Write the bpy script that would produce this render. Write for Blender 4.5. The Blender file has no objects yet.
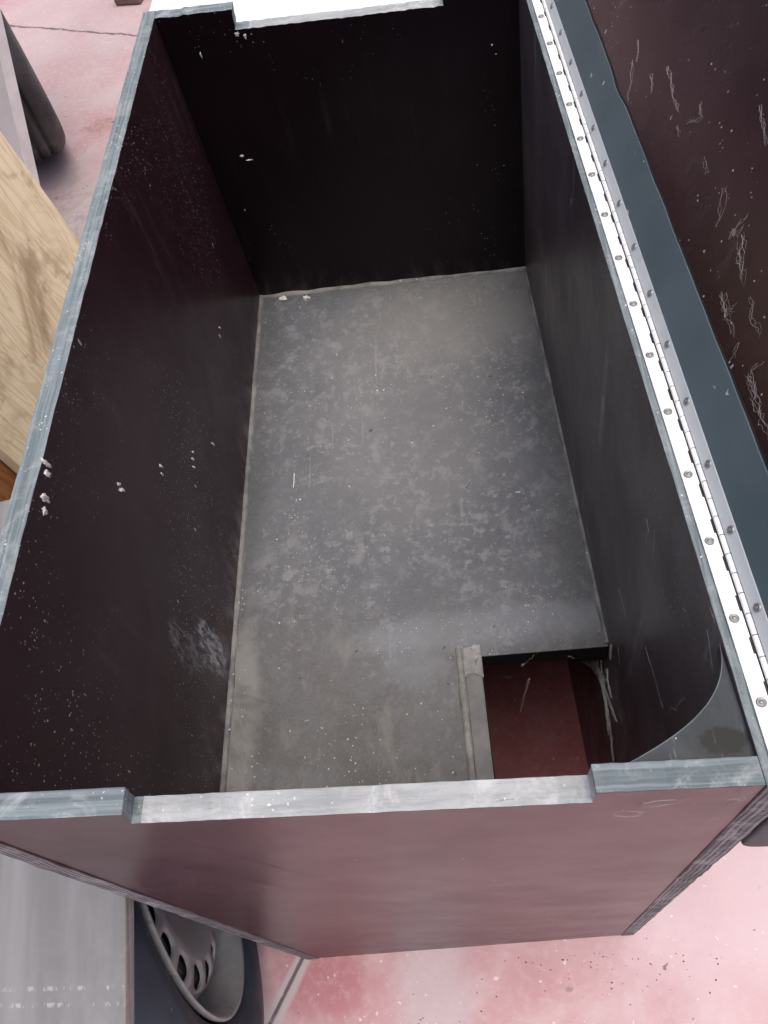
import bpy, bmesh, math, random, json
from mathutils import Vector, Matrix, noise
random.seed(7)
S = bpy.context.scene
COL = S.collection
R = math.radians

# ------------------------------------------------------------------ sizes (metres)
W, L, D, T = .4845, .8888, .9528, .018          # crate outside width, length, height, sheet thickness
ZF, NOTCH = .4996, .0225                         # raised base height, depth of the hand notches
BASE = Vector((W/2, L/2, 0))                     # the crate's own origin

def warp(v):
    """the old crate is slightly out of square"""
    x, y, z = v
    a, b, c = x/W, y/L, z/D
    f = max(0, 1-c)
    return Vector((x - .0406*a*b - .008*a*b*c + .0085*a*(1-b)*f,
                   y - .0257*a*b - .019*a*b*c + (1-b)*f*(-.0127*(1-a)+.010*a), z))
def floor_z(x, y): return ZF + .0273*y/L + .0221*x/W

# ------------------------------------------------------------------ node helpers
class N:
    def __init__(s, name):
        s.m = bpy.data.materials.new(name); s.m.use_nodes = True
        s.t = s.m.node_tree; s.b = s.t.nodes['Principled BSDF']
        s.co = s.t.nodes.new('ShaderNodeTexCoord').outputs['Object']
    def node(s, kind, **kw):
        n = s.t.nodes.new(kind)
        for k, v in kw.items(): setattr(n, k, v)
        return n
    def put(s, sock, v):
        if isinstance(v, bpy.types.NodeSocket): s.t.links.new(v, sock)
        else:
            if sock.type == 'RGBA' and len(v) == 3: v = (*v, 1)
            sock.default_value = v
    def map(s, scale=(1,1,1), loc=(0,0,0), rot=(0,0,0), co=None):
        n = s.node('ShaderNodeMapping'); s.put(n.inputs[0], co or s.co)
        n.inputs['Scale'].default_value = scale; n.inputs['Location'].default_value = loc; n.inputs['Rotation'].default_value = rot
        return n.outputs[0]
    def noise(s, sc, det=4, rough=.55, co=None, dist=0):
        n = s.node('ShaderNodeTexNoise'); s.put(n.inputs['Vector'], co or s.co)
        n.inputs['Scale'].default_value = sc; n.inputs['Detail'].default_value = det
        n.inputs['Roughness'].default_value = rough; n.inputs['Distortion'].default_value = dist
        return n.outputs[0]
    def vor(s, sc, co=None, rand=1):
        n = s.node('ShaderNodeTexVoronoi'); s.put(n.inputs['Vector'], co or s.co)
        n.inputs['Scale'].default_value = sc; n.inputs['Randomness'].default_value = rand
        return n.outputs['Distance'], n.outputs['Color']
    def ramp(s, x, lo, hi, a=0., b=1.):
        n = s.node('ShaderNodeMapRange', clamp=True, interpolation_type='SMOOTHSTEP'); s.put(n.inputs[0], x)
        for i, v in enumerate((lo, hi, a, b)): n.inputs[i+1].default_value = v
        return n.outputs[0]
    def math(s, op, a, b=0.):
        n = s.node('ShaderNodeMath', operation=op); s.put(n.inputs[0], a); s.put(n.inputs[1], b); return n.outputs[0]
    def mul(s, *a):
        r = a[0]
        for b in a[1:]: r = s.math('MULTIPLY', r, b)
        return r
    def mix(s, f, a, b):
        n = s.node('ShaderNodeMix', data_type='RGBA'); s.put(n.inputs[0], f); s.put(n.inputs[6], a); s.put(n.inputs[7], b); return n.outputs[2]
    def sep(s, co=None):
        n = s.node('ShaderNodeSeparateXYZ'); s.put(n.inputs[0], co or s.co); return n.outputs
    def spot(s, c, r, soft=.5, warp_=.35, wsc=40):
        """a stain with a ragged edge, 1 inside, at place c with radii r"""
        n = s.map((1/r[0], 1/r[1], 1/r[2]), (-c[0]/r[0], -c[1]/r[1], -c[2]/r[2]))
        l = s.node('ShaderNodeVectorMath', operation='LENGTH'); s.put(l.inputs[0], n)
        d = s.math('ADD', l.outputs['Value'], s.math('MULTIPLY', s.math('SUBTRACT', s.noise(wsc, 5, .65), .5), warp_*4))
        return s.ramp(d, 1+soft/2, 1-soft/2)
    def specks(s, sc, size, keep, co=None, soft=.4, jag=.55):
        if co is None:
            nz = s.node('ShaderNodeTexNoise'); s.put(nz.inputs['Vector'], s.co); nz.inputs['Scale'].default_value = sc*2.6; nz.inputs['Detail'].default_value = 2
            nz.inputs['Roughness'].default_value = .7
            q = s.node('ShaderNodeVectorMath', operation='MULTIPLY_ADD'); s.put(q.inputs[0], nz.outputs['Color']); q.inputs[1].default_value = (jag/sc,)*3; s.put(q.inputs[2], s.co); co = q.outputs[0]
        d, c = s.vor(sc, co)
        sp = s.node('ShaderNodeSeparateColor'); s.put(sp.inputs[0], c)
        rad = s.math('MULTIPLY', sp.outputs[1], size)
        m = s.ramp(s.math('DIVIDE', d, s.math('ADD', rad, .001)), 1, 1-soft)
        return s.mul(m, s.math('GREATER_THAN', sp.outputs[0], 1-keep))
    def bump(s, h, strength=.3, dist=.001):
        n = s.node('ShaderNodeBump'); n.inputs['Strength'].default_value = strength; n.inputs['Distance'].default_value = dist
        s.put(n.inputs['Height'], h); s.put(s.b.inputs['Normal'], n.outputs[0])
    def out(s, col, rough=.5, metal=0., spec=None):
        s.put(s.b.inputs['Base Color'], col); s.put(s.b.inputs['Roughness'], rough); s.put(s.b.inputs['Metallic'], metal)
        if spec is not None: s.put(s.b.inputs['Specular IOR Level'], spec)
        return s.m

def ob(c):                                        # world place -> crate texture space
    return (c[0]-BASE.x, c[1]-BASE.y, c[2]-BASE.z)

def film(name, base, base2, dust=.12, long=(60,60,6), speck=.10, scuffs=(), rough=(.22,.42), spec=.5, dcol=(.30,.255,.275), low=0.):
    """brown phenolic film of the plywood: dusty, scratched, flecked"""
    n = N(name)
    col = n.mix(n.ramp(n.noise(5, 5, .6), .35, .7), base, base2)
    streak = n.ramp(n.noise(1, 6, .62, n.map(long)), .52, .82)
    patch = n.ramp(n.noise(7, 6, .65, dist=.6), .42, .72)
    fine = n.ramp(n.noise(210, 3, .7), .45, .8)
    d = n.mul(streak, patch, dust*3.2)
    d = n.math('ADD', d, n.mul(n.ramp(n.noise(14, 7, .7, dist=1.2), .5, .85), n.math('ADD', fine, .25), dust*1.6))
    col = n.mix(d, col, dcol)
    if low:
        zz = n.sep()[2]
        lm = n.mul(n.ramp(zz, .585, .505), n.ramp(n.noise(1, 6, .7, n.map((45,45,16))), .44, .7), low)
        col = n.mix(lm, col, dcol)
    for c, r, k in scuffs:
        col = n.mix(n.mul(n.spot(c, r), k, n.ramp(n.noise(1, 6, .75, n.map((90,160,45))), .42, .62)), col, (.36,.38,.45))
    s1 = n.specks(46, .075, speck*3, jag=.9); s2 = n.specks(120, .13, speck*4, jag=.9); s4 = n.specks(260, .26, speck*3.5)
    s3 = n.specks(1, .12, speck*3, n.map((70,70,26), rot=(.5,.3,.2)))
    sp = n.math('MAXIMUM', n.math('MAXIMUM', s1, s2), n.math('MAXIMUM', s4, s3))
    sp = n.mul(sp, n.ramp(n.noise(6, 4), .44, .60))
    col = n.mix(n.mul(sp, .8), col, (.62,.60,.60))
    scr = n.ramp(n.vor(1, n.map((14,120,3.4), rot=(.35,.2,.1)))[0], .035, .015)
    scr = n.mul(scr, n.ramp(n.noise(9, 3), .5, .6), .5)
    col = n.mix(scr, col, (.5,.48,.48))
    n.bump(n.noise(420, 3, .6), .05, .0006)
    return n.out(col, n.math('ADD', n.ramp(n.noise(11, 6, .65), .3, .75, rough[0], rough[1]), n.mul(sp, .3)), spec=spec)

def ply(name, scale, a, b, dust=.4, layers=None):
    """cut edge of the plywood, grey-blue and weathered, its plies showing as streaks"""
    n = N(name)
    st = n.noise(1, 5, .65, n.map(scale))
    col = n.mix(n.ramp(st, .34, .66), a, b)
    fl = n.ramp(n.noise(1, 6, .7, n.map([k*2.2 for k in scale], (3,1,2))), .60, .72)
    col = n.mix(n.mul(fl, .55), col, (.05,.06,.07))
    if layers is not None:
        ax = n.sep()[layers]
        wv = n.node('ShaderNodeMath', operation='SINE'); n.put(wv.inputs[0], n.math('MULTIPLY', ax, 2*math.pi/.0041))
        lay = n.mul(n.ramp(wv.outputs[0], -.1, .7), n.ramp(n.noise(1, 5, .7, n.map([20 if i == layers else 40 for i in range(3)])), .2, .42))
        col = n.mix(n.mul(lay, .85), col, (.035,.036,.04))
    ds = n.ramp(n.noise(38, 6, .7, dist=.8), .46, .7)
    col = n.mix(n.mul(ds, dust), col, (.62,.64,.65))
    sp = n.math('MAXIMUM', n.specks(130, .17, .4, jag=.9), n.specks(320, .30, .5, jag=.9))
    col = n.mix(n.mul(sp, n.ramp(n.noise(22, 4), .42, .6), .85), col, (.8,.8,.8))
    thread = n.ramp(n.vor(1, n.map((60,60,60), rot=(.3,.5,.7), co=n.map((1,1,1))))[0], .02, .0)
    n.bump(n.math('ADD', st, n.noise(600, 3)), .35, .0008)
    return n.out(col, .75, spec=.3)

# ------------------------------------------------------------------ mesh helpers
def link(name, bm, mats, parent=None, origin=None, smooth=False, bevel=0, seg=2):
    me = bpy.data.meshes.new(name); bm.normal_update(); bm.to_mesh(me); bm.free()
    for m in (mats if isinstance(mats, (list, tuple)) else [mats]): me.materials.append(m)
    o = bpy.data.objects.new(name, me); COL.objects.link(o)
    if smooth:
        for p in me.polygons: p.use_smooth = True
    if bevel:
        md = o.modifiers.new('bevel', 'BEVEL'); md.width = bevel; md.segments = seg; md.limit_method = 'ANGLE'; md.angle_limit = R(40)
    if parent is not None: o.parent = parent
    return o
def thing(name, label, cat, loc=(0,0,0), rot=(0,0,0), group=None):
    o = bpy.data.objects.new(name, None); COL.objects.link(o); o.empty_display_size = .05
    o.location = loc; o.rotation_euler = rot
    return tag(o, label, cat, group)
def tag(o, label, cat, group=None):
    o['label'] = label; o['category'] = cat
    if group: o['group'] = group
    return o
def prism(bm, pts, axis, lo, hi, f=None, mid=1):
    """polygon pts in the plane across axis, extruded from lo to hi"""
    def P(p, h):
        q = list(p); q.insert(axis, h); q = Vector(q)
        return f(q) if f else q
    rows = [[bm.verts.new(P(p, lo+(hi-lo)*k/mid)) for p in pts] for k in range(mid+1)]
    n = len(pts); fs = []
    fs.append(bm.faces.new(rows[0])); fs.append(bm.faces.new(rows[-1][::-1]))
    for k in range(mid):
        for i in range(n):
            j = (i+1) % n
            fs.append(bm.faces.new((rows[k][i], rows[k+1][i], rows[k+1][j], rows[k][j])))
    bmesh.ops.recalc_face_normals(bm, faces=fs)
    return fs
def box(bm, lo, hi, f=None, mid=1, axis=1):
    a = [0,1,2]; a.remove(axis); i, j = a
    return prism(bm, [(lo[i],lo[j]),(hi[i],lo[j]),(hi[i],hi[j]),(lo[i],hi[j])], axis, lo[axis], hi[axis], f, mid)
def lathe(bm, prof, n=64, close=False):
    """prof: (radius, height along +X axis)"""
    rings = []
    for r, h in prof:
        if r < 1e-6: rings.append([bm.verts.new((h,0,0))]); continue
        rings.append([bm.verts.new((h, r*math.cos(2*math.pi*k/n), r*math.sin(2*math.pi*k/n))) for k in range(n)])
    pr = list(zip(rings, rings[1:])) + ([(rings[-1], rings[0])] if close else [])
    for a, b in pr:
        for k in range(n):
            m = (k+1) % n
            if len(a) == 1: bm.faces.new((a[0], b[k], b[m]))
            elif len(b) == 1: bm.faces.new((a[k], b[0], a[m]))
            else: bm.faces.new((a[k], b[k], b[m], a[m]))
    bmesh.ops.recalc_face_normals(bm, faces=bm.faces)
def tube(bm, pts, r, n=5, taper=1.):
    pts = [Vector(p) for p in pts]; rings = []
    for i, p in enumerate(pts):
        d = (pts[min(i+1, len(pts)-1)] - pts[max(i-1, 0)]).normalized()
        u = d.orthogonal().normalized(); w = d.cross(u)
        rr = r*(1+(taper-1)*i/max(1, len(pts)-1))
        rings.append([bm.verts.new(p + rr*(math.cos(2*math.pi*k/n)*u + math.sin(2*math.pi*k/n)*w)) for k in range(n)])
    for a, b in zip(rings, rings[1:]):
        for k in range(n): bm.faces.new((a[k], a[(k+1)%n], b[(k+1)%n], b[k]))
    bm.faces.new(rings[0][::-1]); bm.faces.new(rings[-1])
def wiggle(pts, step=.004, amp=.0012, flat=None):
    """resample a polyline into a softly curling thread"""
    pts = [Vector(p) for p in pts]; out = []
    sd = Vector((random.uniform(-9,9), random.uniform(-9,9), random.uniform(-9,9)))
    s = 0
    for a, b in zip(pts, pts[1:]):
        k = max(3, int((b-a).length/step))
        for i in range(k + (b is pts[-1])):
            q = a.lerp(b, i/k); s += (b-a).length/k
            j = noise.noise_vector(Vector((s*95, 0, 0))+sd)*amp*1.5 + noise.noise_vector(Vector((s*300, 5, 0))+sd)*amp*.7
            if flat is not None: j -= flat*j.dot(flat)
            out.append(q + j)
    return out
def ball(bm, c, rad, jit=.25, sub=2, rot=None):
    r = bmesh.ops.create_icosphere(bm, subdivisions=sub, radius=1)
    sd = Vector((random.random()*50, random.random()*50, random.random()*50))
    for v in r['verts']:
        k = 1 + jit*noise.noise(v.co*1.7+sd)*2
        q = Vector((v.co.x*rad[0], v.co.y*rad[1], v.co.z*rad[2]))*k
        if rot: q = rot @ q
        v.co = q + Vector(c)

DATA = json.loads('''{"lid_up":[[[0.0759,0.5902],[0.0734,0.5768],[0.0673,0.5701]],[[0.0651,0.5775],[0.0573,0.563],[0.048,0.5476]],[[0.089,0.5252],[0.0866,0.5004],[0.0826,0.4761]],[[0.0998,0.4592],[0.0965,0.4471],[0.0882,0.4572]],[[0.1335,0.4017],[0.1293,0.3865],[0.1259,0.3715]],[[0.0744,0.5406],[0.0728,0.53],[0.0693,0.5239]],[[0.0773,0.4663],[0.0778,0.4568]],[[0.0884,0.458],[0.0921,0.4482],[0.096,0.4457]]],"lid_low":[[[0.0955,0.3406],[0.0901,0.3404],[0.0833,0.3394],[0.0842,0.3312],[0.0901,0.3334]],[[0.0842,0.3416],[0.0841,0.3361],[0.0809,0.3376],[0.0859,0.3375]],[[0.0858,0.3248],[0.0794,0.3141],[0.0776,0.2964]],[[0.0889,0.3303],[0.0842,0.3177],[0.0786,0.3018]],[[0.0587,0.3048],[0.061,0.2944],[0.0577,0.2883],[0.0649,0.2883]],[[0.0607,0.3044],[0.0574,0.2982],[0.0586,0.2905],[0.0576,0.2807],[0.0574,0.2718]],[[0.0628,0.2883],[0.058,0.2923],[0.0568,0.2966]],[[0.0582,0.2615],[0.0534,0.2599],[0.0501,0.2568]],[[0.0772,0.2819],[0.0727,0.2659],[0.0737,0.256]],[[0.0669,0.2396],[0.0604,0.2377],[0.0572,0.2252],[0.0543,0.209],[0.0524,0.1907]],[[0.0578,0.2361],[0.0535,0.2208],[0.0526,0.2067]],[[0.0566,0.2371],[0.0578,0.2266],[0.056,0.2187]],[[0.0904,0.3765],[0.0827,0.3617],[0.0777,0.3558]],[[0.0859,0.4139],[0.0862,0.4028],[0.0827,0.4034]],[[0.0298,0.2883],[0.0271,0.2756]],[[0.0311,0.2198],[0.026,0.2049]],[[0.0288,0.403],[0.0344,0.4005],[0.0289,0.3975]],[[0.0261,0.3929],[0.0256,0.383]]],"wall":[[[0.2275,0.8575],[0.2178,0.8534],[0.2171,0.823],[0.2098,0.8317]],[[0.208,0.8933],[0.2072,0.8711],[0.1978,0.8413]],[[0.2617,0.6729],[0.2401,0.6758],[0.2239,0.6721]],[[0.1747,0.731],[0.1414,0.7376],[0.1141,0.7406],[0.1111,0.7236]],[[0.0943,0.826],[0.0976,0.798],[0.106,0.7566]],[[0.0994,0.9305],[0.0857,0.9208],[0.0761,0.9117]],[[0.4007,0.5783],[0.384,0.5674]],[[0.093,0.9084],[0.0837,0.9177],[0.0783,0.923]],[[0.1351,0.8889],[0.1298,0.8948]],[[0.2308,0.5884],[0.2184,0.5769]],[[0.106,0.9499],[0.0973,0.9498]]],"hole":[[[0.4517,0.292,0.3781],[0.4532,0.2576,0.4223],[0.4549,0.2253,0.4314],[0.4567,0.1932,0.4183],[0.4587,0.1636,0.3832]],[[0.4518,0.288,0.3883],[0.4533,0.255,0.4272],[0.455,0.2222,0.4403],[0.4565,0.1962,0.4218],[0.4585,0.1665,0.3801]],[[0.452,0.2846,0.3915],[0.4541,0.2378,0.4422],[0.4559,0.2003,0.4703],[0.4568,0.1822,0.4791]],[[0.4536,0.2362,0.5009],[0.4545,0.2225,0.4848],[0.4553,0.2086,0.48]],[[0.4531,0.2352,0.5712],[0.4535,0.2305,0.5454]],[[0.4501,0.341,0.2579],[0.452,0.289,0.3649],[0.4533,0.2559,0.4156],[0.4545,0.2322,0.429],[0.4557,0.2117,0.4235]],[[0.4507,0.3216,0.3075],[0.4523,0.2804,0.3827],[0.4534,0.2524,0.425],[0.4546,0.23,0.4282],[0.4559,0.2079,0.4174]],[[0.4513,0.3037,0.3528],[0.4526,0.2721,0.3999],[0.4535,0.249,0.4342],[0.4548,0.2279,0.4273],[0.4562,0.2042,0.4113]],[[0.4518,0.2874,0.3945],[0.4529,0.2641,0.4165],[0.4536,0.2457,0.4432],[0.4549,0.2257,0.4264],[0.4565,0.2005,0.4051]],[[0.4523,0.2724,0.433],[0.4531,0.2564,0.4325],[0.4537,0.2424,0.452],[0.455,0.2236,0.4255],[0.4567,0.1967,0.3989]],[[0.4527,0.2583,0.4686],[0.4534,0.2489,0.4479],[0.4538,0.2393,0.4607],[0.4551,0.2214,0.4246],[0.457,0.193,0.3926]],[[0.3608,0.252,0.4871],[0.3762,0.252,0.5201]],[[0.4133,0.252,0.5083],[0.4211,0.252,0.4968]],[[0.3688,0.252,0.4418],[0.3635,0.252,0.3954],[0.356,0.252,0.3181]]],"front":[[[0.4087,-0.001,0.9156],[0.4085,-0.001,0.9062],[0.4018,-0.001,0.9019],[0.3955,-0.001,0.9072],[0.3936,-0.001,0.9159],[0.3967,-0.001,0.9207],[0.4075,-0.001,0.9158]],[[0.4066,-0.001,0.9133],[0.4084,-0.001,0.9129],[0.4094,-0.001,0.9082]],[[0.4506,-0.001,0.9345],[0.4544,-0.001,0.9371],[0.4588,-0.001,0.9313],[0.4546,-0.001,0.9536]],[[0.4547,-0.001,0.9356],[0.4574,-0.001,0.9301]],[[0.4056,-0.001,0.9346],[0.4128,-0.001,0.9392],[0.4213,-0.001,0.9414]],[[0.4122,-0.001,0.9255],[0.4215,-0.001,0.9314],[0.4299,-0.001,0.9421]]],"drips":[[[0.018,0.2575,0.9482],3,6],[[0.018,0.2514,0.9427],3,5],[[0.018,0.2323,0.9393],4,7],[[0.018,0.2233,0.9355],4,4],[[0.018,0.3082,0.8334],2.6,7],[[0.018,0.31,0.8404],1.8,4],[[0.018,0.38,0.7675],2.2,5],[[0.018,0.3735,0.7626],1.5,4],[[0.018,0.4398,0.6948],2.4,5],[[0.018,0.4327,0.6894],1.5,5],[[0.018,0.4477,0.6973],1.5,3],[[0.018,0.4975,0.6445],2,5],[[0.018,0.6661,0.668],1.6,4],[[0.018,0.6551,0.6648],1.5,4]],"bdrips":[[[0.1054,0.8604,0.9256],4,2.4],[[0.1139,0.8595,0.9224],2.6,3],[[0.0631,0.865,0.7719],3,2],[[0.0705,0.8643,0.7652],6,1.0],[[0.0106,0.8698,0.6571],1.5,3.5],[[0.009,0.8699,0.6429],1.0,2],[[0.3903,0.833,0.8815],2,1.5],[[0.3895,0.8348,0.7835],1.0,5],[[0.3943,0.8328,0.8707],1,1],[[0.3644,0.8381,0.7279],1.6,1.4],[[0.3888,0.8364,0.7027],1.0,1.5],[[0.0553,0.8654,0.9067],1,4],[[0.0413,0.8671,0.6888],0.9,1.4],[[0.0107,0.8698,0.6712],0.8,2.5],[[0.3998,0.835,0.7243],3,1]],"spot":[0.018,0.2614,0.5733],"spot2":[0.018,0.24,0.6397],"riv":[0.7197,0.6715,0.6232,0.5733,0.5241,0.4731,0.421,0.3696,0.3165,0.2633,0.2092,0.1552,0.1006,0.045]}''')

# ================================================================== materials
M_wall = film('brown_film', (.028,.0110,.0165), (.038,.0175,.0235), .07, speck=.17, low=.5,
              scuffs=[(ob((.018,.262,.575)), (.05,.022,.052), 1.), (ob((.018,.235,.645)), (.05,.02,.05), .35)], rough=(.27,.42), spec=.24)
M_wall_r = film('brown_film_lit_dusty', (.064,.047,.052), (.104,.082,.088), .46, long=(46,46,2.2), speck=.17, low=.7, rough=(.32,.48))  # film copy lightened for this wall's reflected light, with real dust streaks
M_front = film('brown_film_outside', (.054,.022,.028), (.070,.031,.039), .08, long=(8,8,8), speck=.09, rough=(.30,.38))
M_back = film('brown_film_shaded', (.0080,.0035,.0052), (.012,.0058,.008), .03, speck=.09, low=.3, rough=(.30,.42), spec=.22)  # shaded copy of the film, dimness of the back wall in its colour
M_lid = film('brown_film_lid', (.017,.0050,.0070), (.024,.0080,.0105), .13, long=(40,40,7), speck=.05, rough=(.20,.32), spec=.5)
M_edgeY = ply('ply_edge_along', (330,7,7), (.115,.145,.158), (.22,.265,.285), .25)
M_edgeX = ply('ply_edge_across', (7,330,12), (.115,.145,.158), (.22,.265,.285), .4)
M_edgeZ = ply('ply_edge_end', (300,8,8), (.13,.137,.15), (.30,.308,.325), .40, layers=0)
M_notch = ply('ply_edge_worn', (22,160,22), (.29,.305,.315), (.40,.415,.425), .55)

def base_mat():
    n = N('worn_grey_base')
    big = n.ramp(n.noise(3.2, 6, .6), .35, .68)
    col = n.mix(big, (.092,.098,.116), (.136,.143,.160))
    zone = n.ramp(n.noise(5.5, 5, .6), .34, .56)
    b1 = n.mul(n.ramp(n.noise(38, 9, .68, dist=.25), .50, .64), .9)
    b2 = n.ramp(n.noise(95, 7, .70, dist=.1, co=n.map((1,1,1), (.7,.3,0))), .53, .64)
    blot = n.math('MAXIMUM', b1, b2)
    col = n.mix(n.mul(blot, n.math('ADD', zone, .25), .6), col, (0.248,0.255,0.270))
    dots = n.specks(40, .34, .9, None, .35, 1.0)
    col = n.mix(n.mul(dots, n.ramp(n.noise(7, 4), .40, .58), .55), col, (0.266,0.274,0.281))
    drk = n.ramp(n.noise(48, 8, .7, co=n.map((1,1,1), (2,5,0))), .55, .70)
    col = n.mix(n.mul(drk, .55), col, (0.070,0.068,0.070))
    x, y, z = n.sep()
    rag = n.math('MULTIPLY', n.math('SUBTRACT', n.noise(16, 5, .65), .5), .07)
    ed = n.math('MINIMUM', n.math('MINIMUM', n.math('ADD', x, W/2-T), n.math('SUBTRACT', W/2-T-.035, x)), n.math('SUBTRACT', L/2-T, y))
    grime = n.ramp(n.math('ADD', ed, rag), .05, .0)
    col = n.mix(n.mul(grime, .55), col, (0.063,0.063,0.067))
    drag = n.mul(n.ramp(n.noise(1, 4, .6, n.map((150,6,10), rot=(0,0,.35))), .60, .68), n.ramp(n.noise(6, 3), .5, .62))
    col = n.mix(n.mul(drag, .4), col, (0.311,0.311,0.311))
    ring_d, ring_c = n.vor(24, n.map((1,1,1), (.4,.2,0)))
    ring = n.mul(n.ramp(ring_d, .26, .23), n.ramp(ring_d, .19, .22), n.ramp(n.noise(30,4), .45, .6), n.ramp(n.noise(4,2), .5, .6))
    col = n.mix(n.mul(ring, .5), col, (0.074,0.074,0.078))
    # stains that belong to this board
    col = n.mix(n.mul(n.spot(ob((.10,.16,.51)), (.13,.16,.2), .9, .25, 9), .6), col, (0.111,0.108,0.104))
    col = n.mix(n.mul(n.spot(ob((.26,.17,.51)), (.05,.13,.2), .9, .25, 12), .5), col, (0.118,0.116,0.112))
    col = n.mix(n.mul(n.spot(ob((.31,.78,.53)), (.12,.10,.2), 1.3, .4, 22), .5), col, (.27,.265,.245))
    col = n.mix(n.mul(n.spot(ob((.24,.63,.53)), (.13,.20,.2), 1., .3, 12), .32), col, (0.274,0.274,0.274))
    col = n.mix(n.mul(n.spot(ob((.34,.286,.52)), (.155,.022,.2), 1.1, .2, 22), .5), col, (0.266,0.285,0.318))
    col = n.mix(n.mul(n.spot(ob((.235,.262,.52)), (.035,.035,.2), 1., .3, 30), .4), col, (0.229,0.248,0.281))
    col = n.mix(n.mul(n.spot(ob((.035,.20,.51)), (.022,.11,.2), .7, .3, 45), .6), col, (0.296,0.296,0.289))
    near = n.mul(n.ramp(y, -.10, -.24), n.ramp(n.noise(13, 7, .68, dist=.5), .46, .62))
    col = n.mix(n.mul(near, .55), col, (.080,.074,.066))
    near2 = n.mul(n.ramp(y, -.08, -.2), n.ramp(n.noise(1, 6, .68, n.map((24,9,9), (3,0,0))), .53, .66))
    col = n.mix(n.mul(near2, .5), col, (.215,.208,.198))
    fine = n.ramp(n.noise(330, 3, .7), .3, .75)
    col = n.mix(n.mul(fine, .22), col, (0.222,0.222,0.222))
    sp = n.math('MAXIMUM', n.math('MAXIMUM', n.specks(42, .09, .35), n.specks(105, .14, .4)), n.mul(n.specks(260, .24, .7), n.ramp(n.noise(12,4), .45, .6)))
    col = n.mix(n.mul(sp, n.ramp(n.noise(8, 4), .38, .62, .15, .9)), col, (.75,.75,.74))
    dk = n.specks(48, .12, .45)
    col = n.mix(n.mul(dk, .8), col, (.03,.03,.03))
    n.bump(n.noise(150, 4, .7), .25, .0008)
    return n.out(col, n.ramp(n.noise(9, 5), .3, .7, .48, .7), spec=.4)
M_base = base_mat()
def bead_mat(name, a, b, rough=.6):
    n = N(name)
    col = n.mix(n.ramp(n.noise(28, 6, .7), .35, .65), a, b)
    col = n.mix(n.mul(n.specks(120, .25, .2), .7), col, (.7,.7,.68))
    n.bump(n.noise(120, 4, .6), .4, .001)
    return n.out(col, rough)
M_bead = bead_mat('sealant', (.11,.11,.115), (.23,.227,.224))
M_bead_b = bead_mat('sealant_pale', (.15,.147,.14), (.31,.305,.29))
M_strip = bead_mat('grey_strip', (.115,.116,.116), (.175,.175,.17), .55)
M_tape = bead_mat('old_tape', (.20,.20,.20), (.42,.42,.41))
M_dark_cut_shade = N('dark_cut_and_shade'); M_dark_cut_shade = M_dark_cut_shade.out((.012,.013,.014), .6)  # near-black for the base's cut sides and for painted shade
def gusset_mat():
    n = N('grey_gusset')
    col = n.mix(n.ramp(n.noise(22, 6, .65, dist=.7), .35, .7), (.018,.024,.030), (.042,.053,.064))
    col = n.mix(n.mul(n.spot(ob((.452,.026,.945)), (.013,.007,.05), .35, .3, 300), .97), col, (.006,.006,.007))
    col = n.mix(n.mul(n.specks(110, .22, .6), .8), col, (.6,.6,.6))
    sc = n.ramp(n.noise(1, 5, .7, n.map((200,30,50), rot=(0,0,.7))), .60, .7)
    col = n.mix(n.mul(sc, .45), col, (.3,.33,.36))
    return n.out(col, .5, spec=.3)
M_gus = gusset_mat()
def rubber_strip_mat():
    n = N('blue_grey_rubber')
    col = n.mix(n.ramp(n.noise(9, 6, .6), .3, .7), (.064,.092,.108), (.088,.120,.136))
    sc = n.ramp(n.noise(1, 5, .75, n.map((120,25,120), rot=(0,.0,.25))), .64, .72)
    col = n.mix(n.mul(sc, n.ramp(n.noise(18, 3), .5, .65), .5), col, (.5,.55,.58))
    col = n.mix(n.mul(n.specks(70, .17, .6), .7), col, (.6,.62,.63))
    n.bump(n.noise(300, 3), .08, .0006)
    return n.out(col, n.ramp(n.noise(14, 4), .3, .7, .42, .6))
M_strip_r = rubber_strip_mat()
def bracket_mat():
    n = N('grey_painted_bracket')
    col = n.mix(n.ramp(n.noise(18, 6, .65), .35, .7), (.040,.060,.068), (.080,.11,.12))
    w = n.ramp(n.noise(1, 6, .75, n.map((60,60,30), rot=(0,.6,0))), .60, .68)
    col = n.mix(n.mul(w, .6), col, (.5,.55,.56))
    n.bump(n.noise(90, 5), .2, .001)
    return n.out(col, .6)
M_brk = bracket_mat()
def metal_mat(name, col, r0, r1, metal=1., dirt=.3):
    n = N(name)
    d = n.ramp(n.noise(45, 6, .7), .50, .75)
    c = n.mix(n.mul(d, dirt), col, (.25,.25,.25))
    n.bump(n.noise(1, 3, .6, n.map((500,20,500))), .05, .0004)
    return n.out(c, n.ramp(n.noise(30, 5), .3, .7, r0, r1), metal)
M_alu = metal_mat('aluminium', (.93,.935,.94), .42, .58, .25, .06)
M_alu2 = metal_mat('aluminium_shaded', (.60,.64,.66), .45, .6, .2, .2)  # shaded copy of the aluminium for the leaf tilted off the sky
M_rivet = metal_mat('rivet_metal', (.30,.305,.31), .35, .5, .6, .5)
def plain(name, col, rough=.6, metal=0., var=.25, sc=20):
    n = N(name)
    c = n.mix(n.ramp(n.noise(sc, 5, .6), .3, .7), [k*(1-var) for k in col], [k*(1+var) for k in col])
    return n.out(c, rough, metal)
M_web = plain('cobweb_thread', (.38,.35,.345), .9)
M_webd = plain('dusty_cobweb_brightened', (.72,.68,.64), .9)  # colour brightened so the threads show in the unlit cut-out
M_paint = plain('white_drip', (.78,.75,.71), .6, var=.08)

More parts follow.
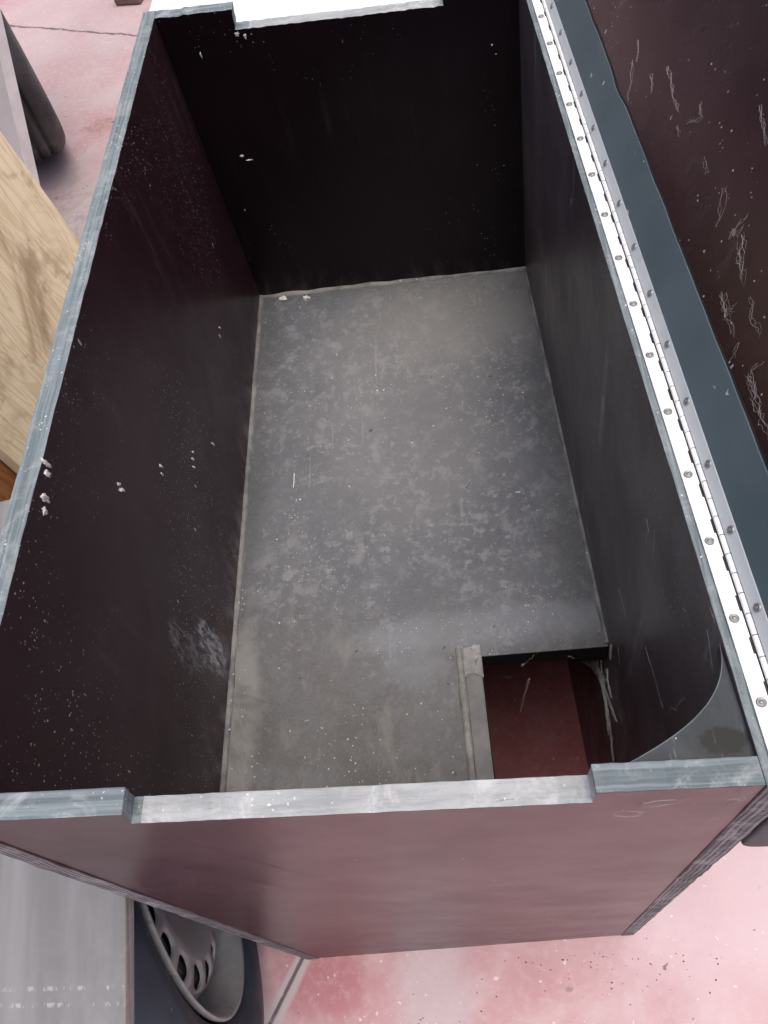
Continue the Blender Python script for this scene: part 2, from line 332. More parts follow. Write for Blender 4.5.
# ------------------------------------------------------------------ ground
def ground_mat():
    n = N('red_concrete')
    big = n.noise(2.1, 7, .62, dist=.9)
    f = n.ramp(big, .36, .66)
    col = n.mix(f, (.49,.265,.285), (.57,.41,.425))
    wash = n.ramp(n.noise(4.6, 7, .65, n.map((1,1,1), (4,2,1)), dist=1.3), .44, .66)
    col = n.mix(n.mul(wash, .35), col, (.60,.47,.485))
    # pale worn places, the front right bleached as if overexposed, and a redder place
    col = n.mix(n.mul(n.spot((.66,.06,0), (.24,.16,.5), 1.2, .3, 8), .7), col, (.66,.50,.53))  # strong light on the front right painted as a pale patch
    col = n.mix(n.mul(n.spot((.195,-.055,0), (.055,.10,.5), 1., .3, 14), .6), col, (.54,.49,.52))
    col = n.mix(n.mul(n.spot((.03,-.045,0), (.075,.05,.5), 1., .3, 14), .7), col, (.40,.125,.155))
    col = n.mix(n.mul(n.spot((.66,-.10,0), (.05,.06,.5), 1.1, .4, 16), .35), col, (.50,.24,.265))
    col = n.mix(n.mul(n.spot((-.80,1.84,0), (.17,.22,.5), .8, .6, 18), .8), col, n.mix(n.ramp(n.noise(28, 5, .7), .42, .58), (.62,.61,.58), (.33,.30,.285)))
    col = n.mix(n.mul(n.spot((-1.1,2.75,0), (.35,.55,.5), 1., .3, 5), .55), col, (.50,.42,.42))
    col = n.mix(n.mul(n.spot((-.75,2.3,0), (.55,.9,.5), 1.2, .25, 4), .65), col, n.mix(n.ramp(n.noise(3.5, 6, .6), .4, .62), (.40,.265,.27), (.42,.36,.355)))
    rust = n.spot((-.755,2.31,0), (.055,.04,.5), .5, .9, 34)
    col = n.mix(n.mul(rust, n.ramp(n.noise(60, 5, .7), .42, .58), .8), col, (.25,.13,.10))
    # under the crate, a stronger red painted in for the missing light
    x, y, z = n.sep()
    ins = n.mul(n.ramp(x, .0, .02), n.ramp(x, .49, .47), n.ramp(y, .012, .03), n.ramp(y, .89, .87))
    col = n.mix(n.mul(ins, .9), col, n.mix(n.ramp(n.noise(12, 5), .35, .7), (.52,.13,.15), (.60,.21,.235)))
    sp = n.math('MAXIMUM', n.specks(30, .14, .5), n.specks(75, .2, .5))
    fine = n.ramp(n.noise(60, 7, .7), .45, .7)
    col = n.mix(n.mul(fine, .25), col, (.66,.54,.55))
    pit = n.ramp(n.noise(110, 6, .7), .62, .72)
    col = n.mix(n.mul(pit, .35), col, (.30,.16,.17))
    col = n.mix(n.mul(sp, .7), col, (.74,.68,.68))
    dk = n.mul(n.specks(22, .14, .5), n.ramp(n.noise(3,2), .45, .6))
    col = n.mix(n.mul(dk, .75), col, (.10,.06,.06))
    # saw-cut slab joints
    def joint(px, py, dx, dy, wid, soft, wob=.004):
        l = math.hypot(dx, dy); nx, ny = -dy/l, dx/l
        d = n.math('ADD', n.math('ADD', n.mul(x, nx), n.mul(y, ny)), -(px*nx+py*ny))
        d = n.math('ADD', d, n.math('MULTIPLY', n.math('SUBTRACT', n.noise(20, 4), .5), wob*2))
        return n.ramp(n.math('ABSOLUTE', d), wid+soft, wid)
    pale = joint(-.011,-.019,-.042,-.077,.008,.008)
    col = n.mix(n.mul(pale, .8), col, (.50,.46,.47))
    crack = n.math('MAXIMUM', joint(-.0125,-.0185,-.042,-.077,.0016,.0025,.002), joint(-1.225,3.041,.519,-.225,.0008,.007,.014))
    col = n.mix(n.mul(crack, n.ramp(n.noise(40, 3), .3, .5, .5, 1.)), col, (.13,.10,.11))
    n.bump(n.math('ADD', n.noise(90, 6, .7), n.mul(crack, -3.)), .25, .002)
    return n.out(col, n.ramp(n.noise(6, 6), .3, .7, .42, .66), spec=.45)
bm = bmesh.new()
bmesh.ops.create_grid(bm, x_segments=8, y_segments=8, size=30)
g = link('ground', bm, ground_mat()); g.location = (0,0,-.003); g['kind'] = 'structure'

bm = bmesh.new()
for i in range(170):
    if i < 60: x, y = random.gauss(.46,.10), -.012-abs(random.gauss(0,.03))
    elif i < 110: x, y = random.uniform(-.02,.8), random.uniform(-.14,.05)
    else: x, y = random.gauss(-.62,.12), random.gauss(1.75,.4)
    if 0 < x < W+.01 and y > -.006: continue
    r_ = random.uniform(.0004,.0013) * (1 if i < 110 else 2.4)
    ball(bm, (x, y, -.003+r_*.4), (r_*random.uniform(.8,1.6), r_, r_*.6), .5, 1)
o = link('grit', bm, plain('grit_mix', (.16,.12,.115), .8, var=.7, sc=8)); o['kind'] = 'stuff'; o['label'] = 'small dark grit scattered on the pink concrete'

# ------------------------------------------------------------------ the crate
crate = thing('plywood_crate', 'tall open brown plywood crate with a hinged lid and a grey base inside', 'crate', BASE)
def place(bm):
    bmesh.ops.translate(bm, verts=bm.verts, vec=-BASE)
def side_profile(top_jit=.0003): ...
def classify(bm, rule):
    bm.normal_update()
    for f in bm.faces: f.material_index = rule(f.normal, f.calc_center_median())
def line(a, b, k, j=.0004):
    """points from a to b, slightly ragged, b left out"""
    return [(a[0]+(b[0]-a[0])*i/k + (random.gauss(0,j) if 0 < i else 0)*(abs(b[1]-a[1]) > abs(b[0]-a[0])),
             a[1]+(b[1]-a[1])*i/k + (random.gauss(0,j) if 0 < i else 0)*(abs(b[0]-a[0]) > abs(b[1]-a[1]))) for i in range(k)]
# side walls: profile in Y,Z, extruded in X
for x0, x1, mat in ((0, T, M_wall), (W-T, W, M_wall_r)):
    bm = bmesh.new()
    pts = line((0,0),(L,0),6,0) + line((L,0),(L,D),6,0) + line((L,D),(0,D),70,.0003) + line((0,D),(0,0),50,.0003)
    prism(bm, pts, 0, x0, x1, warp); 
    classify(bm, lambda n, c: 0 if abs(n.x) > .7 else (1 if n.z > .6 else 2))
    place(bm)
    o = link('side_wall', bm, [mat, M_edgeY, M_edgeZ], crate, bevel=.0009)
    if x0 == 0: wall_l = o
    else: wall_r = o; o['label'] = 'dusty streaked side wall under the hinge'
# front and back walls with a shallow hand notch in the top edge
def end_wall(name, y0, y1, xa, xb, mat):
    bm = bmesh.new()
    g_ = .0001
    pts = (line((T+g_,0),(W-T-g_,0),4,0) + line((W-T-g_,0),(W-T-g_,D),4,0) + line((W-T-g_,D),(xb,D),16,.0004)
           + line((xb,D),(xb-.0005,D-NOTCH),4,.0006) + line((xb-.0005,D-NOTCH),(xa-.004,D-NOTCH),44,.0004)
           + line((xa-.004,D-NOTCH),(xa,D),4,.0006) + line((xa,D),(T+g_,D),16,.0004) + line((T+g_,D),(T+g_,0),4,0))
    prism(bm, pts, 1, y0, y1, warp)
    classify(bm, lambda n, c: 0 if abs(n.y) > .7 else (2 if (xa-.001 < c.x < xb+.001 and c.z < D-.004 and c.z > D*.7 and abs(c.x-T) > .01) else 1))
    place(bm)
    return link(name, bm, [mat, M_edgeX, M_notch], crate, bevel=.0006)
wall_f = end_wall('front_wall', .0012, T-.001, .122, .382, M_front)
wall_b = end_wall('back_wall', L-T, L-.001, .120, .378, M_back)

# raised base with the cut-out in its front right corner
HX, HY = .322, .258
def fwarp(v):
    q = warp((v.x, v.y, .5)); q.z = floor_z(v.x, v.y) + v.z
    return q
bm = bmesh.new()
g_ = .0008
pts = [(T+g_,T), (HX,T), (HX,HY), (W-T-g_,HY), (W-T-g_,L-T-g_), (T+g_,L-T-g_)]
prism(bm, pts, 2, -.030, 0, fwarp)
classify(bm, lambda n, c: 0 if n.z > .7 else 1)
place(bm)
base = link('base_panel', bm, [M_base, M_dark_cut_shade], crate, bevel=.0012)
def bead(a, b, r, mat, name='sealant_bead', parent=None, up=.0, seed=0, flat=.8):
    bm = bmesh.new()
    a, b = Vector((a[0],a[1],0)), Vector((b[0],b[1],0)); k = max(8, int((b-a).length/.008))
    rows = []
    d = (b-a).normalized(); nrm = Vector((-d.y, d.x, 0))
    for i in range(k+1):
        p = a.lerp(b, i/k); w = r*(1+.5*noise.noise(Vector((i*.23+seed, seed, 0))))
        row = []
        for q in range(7):
            t_ = math.pi*q/6
            v = fwarp(p + nrm*w*math.cos(t_)); v.z += up + w*flat*math.sin(t_) - .0004
            row.append(bm.verts.new(v))
        rows.append(row)
    for r0, r1 in zip(rows, rows[1:]):
        for q in range(6): bm.faces.new((r0[q], r1[q], r1[q+1], r0[q+1]))
    bmesh.ops.recalc_face_normals(bm, faces=bm.faces)
    place(bm)
    return link(name, bm, mat, base, smooth=True) if parent is None else link(name, bm, mat, parent, smooth=True)
bead((T+.001,T), (T+.001,L-T), .0055, M_bead, seed=3)
bead((T,L-T-.001), (W-T,L-T-.001), .0045, M_bead_b, seed=9)
bead((W-T-.001,HY+.004), (W-T-.001,L-T), .0040, M_bead, seed=17)
bead((HX-.023,T), (HX-.024,HY+.012), .0050, M_bead_b, seed=27, flat=.9)
# low strip along the cut-out, and the bit of tape at its end
bm = bmesh.new(); box(bm, (HX-.0195,T,-.004), (HX-.0005,HY+.014,.0028), fwarp, 12); place(bm)
link('edge_strip', bm, M_strip, base, bevel=.001)
bm = bmesh.new()
for i in range(9):
    pass
rows = []
for i in range(10):
    rows.append([])
    for j in range(7):
        x = HX-.021 + .022*j/6; y = HY-.022 + .036*i/9 + (random.gauss(0,.0022) if i in (0,9) else 0)
        v = fwarp(Vector((x, y, 0))); v.z += .0034 + .0016*noise.noise(Vector((i*.8, j*.9, 4)))
        rows[-1].append(bm.verts.new(v))
for a, b in zip(rows, rows[1:]):
    for j in range(6): bm.faces.new((a[j], a[j+1], b[j+1], b[j]))
place(bm)
o = link('tape_patch', bm, M_tape, base, smooth=True); md = o.modifiers.new('solid', 'SOLIDIFY'); md.thickness = .0007

# corner gusset under the rim, front right, with its hollow edge
bm = bmesh.new()
A, B, Cc = Vector((.4665,.078)), Vector((.4665,.0165)), Vector((.407,.0165))
arc = []
P0, P3 = Vector((.4660,.084)), Vector((.400,.0165))
P1, P2 = Vector((.4640,.052)), Vector((.438,.034))
for i in range(25):
    t_ = i/24
    arc.append(tuple(P0*(1-t_)**3 + P1*3*t_*(1-t_)**2 + P2*3*t_*t_*(1-t_) + P3*t_**3))
prism(bm, arc + [(.4668,.0165)], 2, D-.016, D-.005, warp)
place(bm)
gus = link('corner_gusset', bm, M_gus, crate, bevel=.0006)
bm = bmesh.new()
tube(bm, [warp(Vector((x, y, D-.0052)))-BASE for x, y in arc], .0004, 6)
link('edge_highlight', bm, plain('gusset_highlight_pale', (.13,.145,.16), .7), gus, smooth=True)  # highlight along the hollow edge, modelled as a pale line

# piano hinge along the right-hand wall
HT = D + .0006
pitch = .0270
bm = bmesh.new()
ks = int(L/pitch)
inner, outer = W-.0128, W-.0034
pts = [(inner, .004)]
pts = []
for i in range(ks):
    y = .004 + i*pitch
    pts += [(outer, y), (outer, y+pitch*.60), (outer-.0009, y+pitch*.60), (outer-.0009, y+pitch*.985), (outer, y+pitch*.985)]
pts = [(inner, .004)] + pts + [(outer, .004+ks*pitch), (inner, .004+ks*pitch)]
prism(bm, pts, 2, HT, HT+.0013, warp); place(bm)
hinge = link('hinge', bm, M_alu, crate, bevel=.0003, seg=1); hinge['label'] = 'bright aluminium piano hinge'
bm = bmesh.new(); box(bm, (outer-.0022,.003,HT-.0004), (W+.0005,.004+ks*pitch,HT+.0002), warp, 8); place(bm)
link('hinge_gap_shade', bm, M_dark_cut_shade, hinge)  # black strip standing in for shade between the knuckles
AL = R(60); ca, sa = math.cos(AL), math.sin(AL)
def lidp(u, y, h=0):
    """u along the opened lid from the hinge pin, h off its inner face"""
    q = warp(Vector((W, y, D)))
    return Vector((q.x + u*ca - h*sa, q.y, D+.0012 + u*sa + h*ca))
bm = bmesh.new()
pin = [warp(Vector((W-.0006, .004+ks*pitch*i/60, HT+.0016))) - BASE for i in range(61)]
for i in range(ks*2):
    y = .004 + i*pitch/2
    a, b = [warp(Vector((W-.0006, q, HT+.0016)))-BASE for q in (y+.0004, y+pitch/2-.0004)]
    tube(bm, [a, b], .0019, 12)
link('hinge_knuckle', bm, M_alu, hinge)
bm = bmesh.new()
vs = []
prism(bm, [(.0032,.004),(.0125,.004),(.0125,.004+ks*pitch),(.0032,.004+ks*pitch)], 2, .0004, .0016, lambda v: lidp(v.x, v.y, v.z), 1); place(bm)
link('lid_leaf', bm, M_alu2, hinge, bevel=.0003, seg=1)
bm = bmesh.new()
lathe(bm, [(0,.0009),(.0011,.0009),(.0013,.0003),(.0017,.0003),(.0020,.0010),(.0025,.0008),(.0029,.0001),(.0029,-.0006)], 20)
rv = bpy.data.meshes.new('rivet'); bm.to_mesh(rv); bm.free(); rv.materials.append(M_rivet)
for p in rv.polygons: p.use_smooth = True
for i in range(18):
    y = .045 + i*.0523 + random.gauss(0,.0008)
    if y > L-.01: break
    o = bpy.data.objects.new('rivet', rv); COL.objects.link(o); o.parent = hinge
    q = warp(Vector((W-.0086, y, HT+.0014))) - BASE
    o.matrix_local = Matrix.Translation(q) @ Matrix.Rotation(R(-90), 4, 'Y')
    y2 = y + .002 + random.gauss(0,.0008)
    o = bpy.data.objects.new('rivet', rv); COL.objects.link(o); o.parent = hinge
    o.matrix_local = Matrix.Translation(lidp(.0085, y2, .0016)-BASE) @ Matrix.Rotation(-AL, 4, 'Y') @ Matrix.Rotation(R(-90), 4, 'Y')

# the lid, swung open to the right
LW = W + .01
bm = bmesh.new()
prism(bm, [(.0005,.001),(LW,.001),(LW,L-.001),(.0005,L-.001)], 2, -.018, 0, lambda v: lidp(v.x, v.y, v.z), 1)
bm.normal_update()
nin = Vector((-sa,0,ca))
for f in bm.faces: f.material_index = 0 if abs(f.normal.dot(nin)) > .7 else 1
place(bm)
lid = link('lid', bm, [M_lid, M_edgeX], crate, bevel=.0008)
bm = bmesh.new()
edge = []
for i in range(81):
    y = .001 + (L-.002)*i/80
    w = .0445 + .0015*max(0,1-y/.35) + .0009*noise.noise(Vector((y*30, 2, 0))) - .0028*max(0, 1-abs(y-.575)/.03) + .001*max(0,(y-.60)/.29)
    edge.append((w, y))
prism(bm, [(.0128,.001)] + edge + [(.0128,L-.001)], 2, .0003, .0016, lambda v: lidp(v.x, v.y, v.z), 1); place(bm)
link('sealing_strip', bm, M_strip_r, lid, bevel=.0003)
bm = bmesh.new()
strip_shadow_line = [(w_+.0002, y_) for w_, y_ in edge] + [(w_+.0013+.0007*noise.noise(Vector((y_*70, 8, 0))), y_) for w_, y_ in edge[::-1]]
prism(bm, strip_shadow_line, 2, .0001, .0005, lambda v: lidp(v.x, v.y, v.z), 1); place(bm)
link('strip_shadow_line', bm, M_dark_cut_shade, lid)  # black ribbon painting the shadow line beside the raised strip

# grey bracket under the hinge line on the outside of the right wall
bm = bmesh.new()
pr = [(.4885,.925)]
cx, cz, rr = .4885+.014, .772+.010, .014
pr += [(.4885, cz)] + [(cx - rr*math.cos(a), cz - .010*math.sin(a)) for a in [R(15*k) for k in range(1,6)]] + [(cx,.772), (.60,.772), (.60,.925)]
prism(bm, pr, 1, .001, .055); place(bm)
link('lid_bracket', bm, M_brk, crate, bevel=.002)

# dried white drips on the walls
for key, wall, flat in (('drips', wall_l, 0), ('bdrips', wall_b, 1)):
    for c, a, b_ in DATA[key]:
        bm = bmesh.new(); c = Vector(c); k = .0008
        if flat == 0: ball(bm, (0,0,0), (.0006, a*k*.78, b_*k*.95), .6, 3, Matrix.Rotation(R(random.uniform(8,28)), 3, 'X'))
        else: ball(bm, (0,0,0), (a*k*.8, .0005, b_*k), .55, 3)
        o = link('white_drip', bm, M_paint, wall, smooth=True); o.location = c - BASE

# ------------------------------------------------------------------ cobwebs and crumbs
def webs(name, key, label, r, flat, mat, amp, off=(0,0,0), dup=1, on=None):
    bm = bmesh.new(); lines = [[Vector(on(*q)) if on else Vector(q) for q in ln] for ln in DATA[key]]; c0 = lines[0][0]
    for ln in lines:
        for q in range(dup):
            p = wiggle(ln, .0012, amp, flat)
            tube(bm, [v+Vector(off)-c0 for v in p], r*random.uniform(.5,1.2), 5, .6)
    o = link(name, bm, mat, smooth=True); o.location = c0
    o['kind'] = 'stuff'
    return tag(o, label, 'cobweb')
nl = nin.copy()
webs('cobweb', 'lid_up', 'thin scattered cobweb threads on the upper part of the open brown lid', .00011, nl, M_web, .0022, dup=3, on=lambda u, y: lidp(u, y, .0004))
webs('cobweb', 'lid_low', 'tangled white cobweb knots stuck to the brown lid beside its blue-grey strip', .00010, nl, M_web, .0036, dup=3, on=lambda u, y: lidp(u, y, .0004))
webs('cobweb', 'wall', 'long pale cobweb threads hanging down the inside wall below the hinge', .00012, Vector((1,0,0)), M_web, .0020, dup=2, on=lambda y, z: warp((W-T-.0004, y, z)))
webs('cobweb', 'hole', 'thick dusty cobweb hanging in the square cut-out of the grey base', .00028, None, M_webd, .0016, dup=4)
webs('cobweb', 'front', 'looped cobweb scraps on the outer face of the front wall by its right-hand notch corner', .00012, Vector((0,1,0)), M_web, .0018, (0,-.0004,0), dup=3)
for c, r, lab in (((.0535,.856), .0042, 'white crumb of plaster in the back left corner of the grey base'),
                  ((.0915,.850), .0036, 'white crumb on the back edge of the grey base, right of the corner crumb')):
    bm = bmesh.new(); ball(bm, (0,0,0), (r*1.2,r,r*.7), .6, 2); ball(bm, (r*1.3,-r*.3,-r*.2), (r*.5,r*.4,r*.4), .6, 2)
    o = link('crumb', bm, M_paint); o.location = (c[0], c[1], floor_z(*c)+r*.5); tag(o, lab, 'crumb')
bm = bmesh.new(); tube(bm, [(0,-.011,0),(.0004,0,.0003),(0,.012,0)], .0006, 6)
o = link('splinter', bm, M_paint); o.location = (.0855,.519, floor_z(.0855,.519)+.0012); tag(o, 'thin white splinter lying on the grey base near the left wall', 'splinter')

# ------------------------------------------------------------------ boards leaning on the left
def wood_mat(name, a, b, c, sc=1.):
    n = N(name)
    q = n.map((3*sc, 9*sc, 1.1*sc), (0,.3,0))
    v = n.noise(1.6, 3, .5, q, dist=1.6)
    w = n.node('ShaderNodeMath', operation='SINE'); n.put(w.inputs[0], n.math('MULTIPLY', v, 62.))
    g1 = n.ramp(w.outputs[0], -.2, 1.)
    fine = n.noise(1, 5, .7, n.map((60,220,9)))
    col = n.mix(g1, a, b)
    col = n.mix(n.mul(n.ramp(n.noise(5, 5, .6, dist=1.), .47, .66), .8), col, c)
    col = n.mix(n.mul(n.ramp(fine, .52, .72), .45), col, c)
    kn = n.specks(9, .25, .22)
    col = n.mix(n.mul(kn, .7), col, [k*.5 for k in c])
    wth = n.ramp(n.noise(13, 7, .7, dist=.6), .55, .68)
    col = n.mix(n.mul(wth, .45), col, [k*.8 for k in c])
    n.bump(n.math('ADD', fine, wth), .3, .001)
    return n.out(col, .7, spec=.3)
M_plyw = wood_mat('raw_plywood', (.90,.80,.55), (.78,.66,.42), (.36,.26,.14))
M_plye = ply('raw_plywood_edge', (6,6,5), (.66,.54,.36), (.80,.69,.50), .1)
M_brown = wood_mat('stained_timber', (.33,.15,.055), (.24,.10,.035), (.12,.05,.02))
def leaning(name, label, x0, y0, y1, h, th, mats):
    lean = math.atan(.12/1.1)
    bm = bmesh.new(); box(bm, (-th,0,0), (0,y1-y0,h), None, 1)
    bm.normal_update()
    for f in bm.faces: f.material_index = 0 if abs(f.normal.x) > .7 else 1
    o = link(name, bm, mats, bevel=.0015); o.location = (x0, y0, .001); o.rotation_euler = (0,-lean,0)
    return tag(o, label, 'board')
leaning('plywood_board', 'upright sheet of raw pale plywood with coarse grain leaning beside the crate', -.280, .603, 1.090, 1.12, .018, [M_plyw, M_plye])
leaning('timber_board', 'orange-brown stained board leaning behind the pale plywood sheet', -.3005, .557, .92, 1.0, .020, [M_brown, M_brown])
# pale panel further back, turned towards the camera
def pale_mat(name, a, b, c):
    n = N(name)
    col = n.mix(n.ramp(n.noise(6, 6, .6), .3, .7), a, b)
    col = n.mix(n.mul(n.ramp(n.noise(1, 5, .65, n.map((4,22,22))), .55, .75), .4), col, c)
    col = n.mix(n.mul(n.specks(60, .2, .15), .5), col, (.75,.75,.75))
    n.bump(n.noise(70, 5), .08, .001)
    return n.out(col, .55)
M_pale = pale_mat('pale_laminate', (.46,.46,.45), (.54,.54,.53), (.40,.40,.39))
M_palee = plain('white_panel_edge', (.78,.78,.77), .6, var=.1)
d_ = Vector((.055,.055,.232)).normalized(); h_ = Vector((-.7071,.7071,0)); n_ = h_.cross(d_).normalized()
bm = bmesh.new()
if n_.dot(Vector((.7,-1.,.4))) < 0: n_ = -n_
cs = [Vector(), h_*.75, h_*.75+d_*1.0, d_*1.0]
fr = [bm.verts.new(c) for c in cs]; bk = [bm.verts.new(c-n_*.022) for c in cs]
bm.faces.new(fr); bm.faces.new(bk[::-1])
for i in range(4):
    f = bm.faces.new((fr[i], bk[i], bk[(i+1)%4], fr[(i+1)%4])); f.material_index = 1
bmesh.ops.recalc_face_normals(bm, faces=bm.faces)
o = link('laminate_panel', bm, [M_pale, M_palee], bevel=.001); o.location = (-.612,1.200,.004)
tag(o, 'smooth pale grey panel with a white edge leaning in front of the black tyre', 'panel')

# ------------------------------------------------------------------ tyres
def rubber(name, a, b):
    n = N(name)
    col = n.mix(n.ramp(n.noise(9, 6, .65), .35, .7), a, b)
    col = n.mix(n.mul(n.specks(70, .2, .2), .5), col, (.3,.32,.34))
    n.bump(n.noise(160, 4), .15, .001)
    return n.out(col, n.ramp(n.noise(12, 4), .3, .7, .45, .65))
M_tyre = rubber('blue_black_rubber', (.020,.032,.050), (.042,.058,.082))
M_tyre2 = rubber('black_rubber', (.012,.013,.014), (.035,.037,.039))
def tyre_mesh(Ro, Ri, hw, tread=True, n=96):
    """closed tyre section turned about the X axis"""
    bm = bmesh.new()
    half = [(Ri,.78*hw),(Ri+.006,.86*hw),(Ri+.016,.90*hw),(Ri+.030,.96*hw),((Ro+Ri)/2,1.0*hw),(Ro-.045,.98*hw),(Ro-.030,.94*hw),(Ro-.018,.86*hw),(Ro-.008,.74*hw),(Ro-.002,.60*hw),(Ro,.50*hw)]
    groove = [(Ro,.40*hw),(Ro-.007,.38*hw),(Ro-.007,.30*hw),(Ro,.28*hw),(Ro+.001,.06*hw),(Ro-.007,.05*hw)]
    pos = half + groove; prof = pos + [(r,-x) for r, x in pos[::-1]]
    lathe(bm, prof, n, False)
    return bm
wheel = thing('car_wheel', 'upright car wheel with a grey steel rim standing beside the crate under the bench', 'wheel', (-.17,.055,.285), (0,0,.367))
bm = tyre_mesh(.285, .186, .082)
link('tyre', bm, M_tyre, wheel, smooth=True)
def rim_mat():
    n = N('steel_rim')
    col = n.mix(n.ramp(n.noise(14, 6, .65), .35, .7), (.25,.258,.275), (.34,.345,.355))
    col = n.mix(n.mul(n.ramp(n.noise(30, 6, .7), .58, .72), .6), col, (.10,.095,.09))
    col = n.mix(n.mul(n.specks(90, .25, .2), .6), col, (.5,.5,.5))
    return n.out(col, n.ramp(n.noise(20, 4), .3, .7, .40, .55), .1)
M_rim = rim_mat()
bm = bmesh.new()
lathe(bm, [(.176,-.074),(.186,-.076),(.188,-.070),(.178,-.066),(.176,-.045),(.160,-.02),(.158,.0),(.168,.03),(.172,.058),(.179,.064),(.1865,.069),(.1885,.0745),(.1865,.0775),(.183,.0755),(.1775,.070),(.172,.062),(.168,.034),(.155,.006),(.152,-.02),(.170,-.045),(.172,-.07)], 96, True)
rim = link('rim', bm, M_rim, wheel, smooth=True)
# pressed steel disc with a ring of round holes
bm = bmesh.new()
NH, K = 18, 20
def disc_x(r):
    pr = [(0,.040),(.035,.040),(.05,.046),(.07,.050),(.085,.056),(.105,.062),(.130,.060),(.146,.052),(.1535,.036),(.1545,.010)]
    for (a, xa), (b, xb) in zip(pr, pr[1:]):
        if r <= b: 
            t_ = (r-a)/(b-a); return xa + (xb-xa)*t_
    return pr[-1][1]
def dv(r, a): return bm.verts.new((disc_x(r), r*math.cos(a), r*math.sin(a)))
r1, r2, rh, hr = .110, .148, .1295, .0148
for s_ in range(NH):
    a0 = 2*math.pi*s_/NH; da = math.pi/NH
    outer_, inner_ = [], []
    corners = [(r1,-da),(r2,-da),(r2,da),(r1,da)]
    for i in range(4):
        (ra,aa),(rb,ab) = corners[i], corners[(i+1)%4]
        for k in range(K//4):
            f_ = k/(K/4); outer_.append((ra+(rb-ra)*f_, aa+(ab-aa)*f_))
    for r_, a_ in outer_:
        th = math.atan2(a_*rh, r_-rh)
        inner_.append((rh+hr*math.cos(th), hr*1.08*math.sin(th)/rh))
    vo = [dv(r_, a0+a_) for r_, a_ in outer_]; vi = [dv(r_, a0+a_) for r_, a_ in inner_]
    vd = [bm.verts.new((v.co.x-.004, v.co.y, v.co.z)) for v in vi]
    for k in range(len(vo)):
        m = (k+1) % len(vo)
        bm.faces.new((vo[k], vo[m], vi[m], vi[k])); bm.faces.new((vi[k], vi[m], vd[m], vd[k]))
nn = 96
def ring(rs):
    rows = [[dv(r_, 2*math.pi*k/nn) for k in range(nn)] if r_ > 0 else [dv(0,0)] for r_ in rs]
    for a, b in zip(rows, rows[1:]):
        for k in range(nn):
            m = (k+1) % nn
            if len(a) == 1: bm.faces.new((a[0], b[k], b[m]))
            else: bm.faces.new((a[k], b[k], b[m], a[m]))
ring([0,.02,.035,.042,.05,.06,.07,.078,.085,.095,.105,.112]); ring([.147,.150,.1535,.1545])
bmesh.ops.remove_doubles(bm, verts=bm.verts, dist=.0004)
bmesh.ops.recalc_face_normals(bm, faces=bm.faces)
link('wheel_disc', bm, M_rim, wheel, smooth=True)
bm = bmesh.new(); lathe(bm, [(0,.012),(.06,.020),(.105,.046),(.118,.0535),(.130,.0535),(.142,.0465),(.150,.034),(.150,0)], 64); link('dark_hole_backing', bm, M_dark_cut_shade, wheel, smooth=False)  # dark plate added behind the disc so its holes look shaded

c2 = Vector((-.955,2.24,.31)); axis_ang = math.atan2(.48,.88)
t2 = thing('spare_tyre', 'black tyre standing on edge on the pink concrete behind the pale grey panel', 'tyre', c2, (0,0,axis_ang))
bm = tyre_mesh(.31, .19, .095); link('tyre_carcass', bm, M_tyre2, t2, smooth=True)
# ------------------------------------------------------------------ low bench on the left
bench = thing('work_bench', 'low bench with a worn whitish grey board top beside the crate, over the wheel', 'bench', (-.40,-.05,0), (0,0,R(9.3)))
def bench_mat():
    n = N('whitewashed_board')
    col = n.mix(n.ramp(n.noise(1, 6, .6, n.map((16,2.2,16))), .36, .66), (.165,.165,.173), (.24,.238,.25))
    st = n.ramp(n.noise(1, 4, .6, n.map((26,1.6,26), (2,0,0))), .58, .68)
    col = n.mix(n.mul(st, .8), col, (.14,.14,.15))
    wp = n.ramp(n.noise(7, 6, .65, dist=.8), .46, .7)
    col = n.mix(n.mul(wp, .5), col, (.30,.29,.30))
    # two rows of rubbed pale marks near the front of the board
    x, y, z = n.sep()
    for yy in (-.019, -.032):
        band = n.ramp(n.math('ABSOLUTE', n.math('ADD', n.math('ADD', y, n.mul(x, .163)), -yy)), .0024, .001)
        br = n.ramp(n.noise(1, 3, .6, n.map((170,60,1), (yy*900,0,0))), .5, .62)
        col = n.mix(n.mul(band, br, n.ramp(x, .24, .27), .28), col, (.72,.72,.73))
    col = n.mix(n.mul(n.specks(45, .16, .15), .6), col, (.7,.7,.7))
    n.bump(n.noise(1, 5, .7, n.map((160,14,160))), .12, .001)
    return n.out(col, .6)
M_bench = bench_mat()
M_bedge = ply('bench_edge', (8,6,220), (.25,.24,.235), (.36,.345,.335), .2)
bm = bmesh.new(); box(bm, (-.50,-.13,.578), (.3715,.50,.600), None, 1)
bm.normal_update()
for f in bm.faces: f.material_index = 0 if abs(f.normal.z) > .7 else 1
link('bench_top', bm, [M_bench, M_bedge], bench, bevel=.002).rotation_euler = (0,0,R(-.0))
for sx in (-.44, -.02):
    for sy in (-.09, .44):
        bm = bmesh.new(); box(bm, (sx-.02,sy-.02,0), (sx+.02,sy+.02,.5775)); link('leg', bm, M_bedge, bench, bevel=.002)

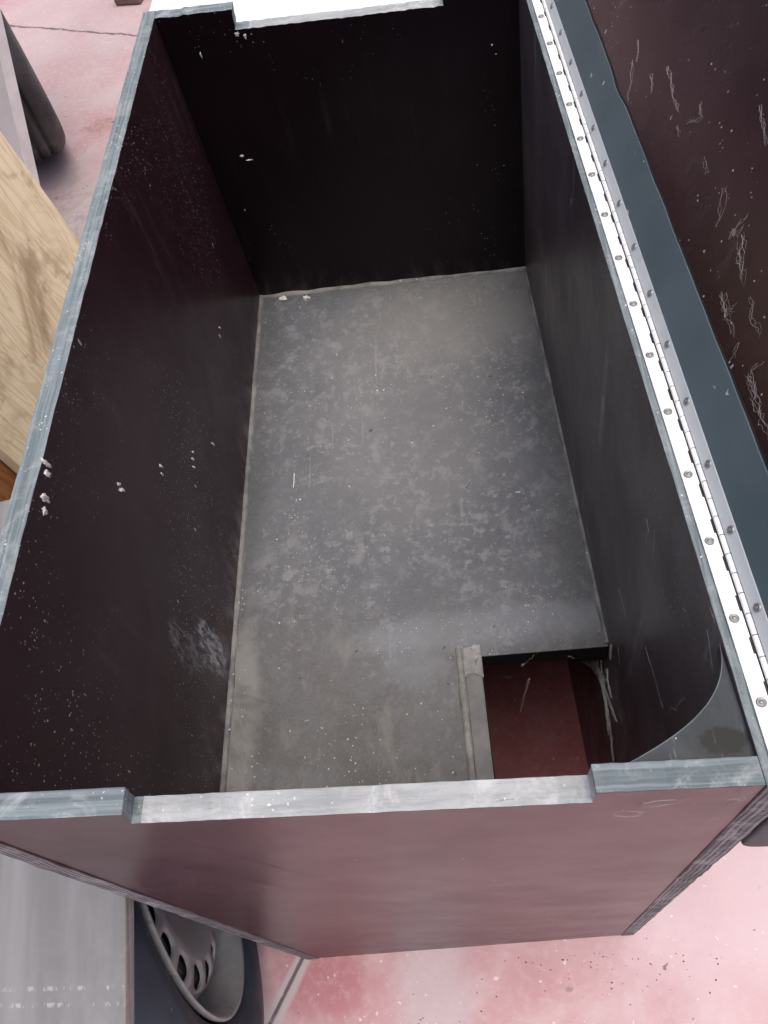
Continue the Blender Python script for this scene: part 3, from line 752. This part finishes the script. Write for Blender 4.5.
# ------------------------------------------------------------------ far side
bm = bmesh.new(); box(bm, (-.45,-.6,0), (.95,.6,.03))
o = link('white_panel', bm, plain('white_sheet', (.80,.83,.82), .5, var=.03, sc=3), bevel=.004); o.location = (-.225,3.12,0)
tag(o, 'bright white sheet lying on the concrete beyond the far end of the crate', 'panel')
bm = bmesh.new(); box(bm, (-.05,-.035,0), (.05,.035,.035), None, 1)
o = link('wood_block', bm, plain('dull_brown_wood', (.16,.10,.085), .7, sc=30), bevel=.003); o.location = (-.778,3.075,0); o.rotation_euler = (0,0,-.2)
tag(o, 'small dull brown block of wood on the concrete near the white sheet', 'block')

# ------------------------------------------------------------------ camera
cam = bpy.data.cameras.new('camera'); co = bpy.data.objects.new('camera', cam); COL.objects.link(co)
cam.sensor_fit = 'VERTICAL'; cam.sensor_height = 24; cam.sensor_width = 18; cam.lens = 825.586/1024*24
cam.clip_start = .02; cam.clip_end = 200
m = Matrix(((0.98766650384753,0.09092512657165211,0.12746567591130598),(-0.009943541839927579,0.8488833182800282,-0.5284867433735361),(-0.15625620996707507,0.5207011938759285,0.8393177369404914))).to_4x4()
m.translation = (.3411,-.1002,1.4051)
co.matrix_world = m; S.camera = co

# ------------------------------------------------------------------ light: soft daylight under a bright overcast sky
w = bpy.data.worlds.new('World'); S.world = w; w.use_nodes = True
nt = w.node_tree; bg = nt.nodes['Background']; sky = nt.nodes.new('ShaderNodeTexSky')
EL, AZ = 79, 120
sky.sky_type = 'NISHITA'; sky.sun_disc = False; sky.sun_elevation = R(EL); sky.sun_rotation = R(AZ)
sky.air_density = .8; sky.dust_density = 7.; sky.ozone_density = 1.
nt.links.new(sky.outputs[0], bg.inputs[0]); bg.inputs[1].default_value = .15
sun = bpy.data.lights.new('sun', 'SUN'); so = bpy.data.objects.new('sun', sun); COL.objects.link(so)
sun.energy = 1.3; sun.angle = R(50); sun.color = (1,.975,.955)
a = R(AZ); dirv = Vector((math.sin(a)*math.cos(R(EL)), math.cos(a)*math.cos(R(EL)), math.sin(R(EL))))
so.rotation_euler = dirv.to_track_quat('Z','Y').to_euler()
S.cycles.max_bounces = 6; S.cycles.adaptive_threshold = .03; S.cycles.use_adaptive_sampling = True
S.view_settings.view_transform = 'Standard'; S.view_settings.look = 'None'; S.view_settings.exposure = .1; S.view_settings.gamma = 1
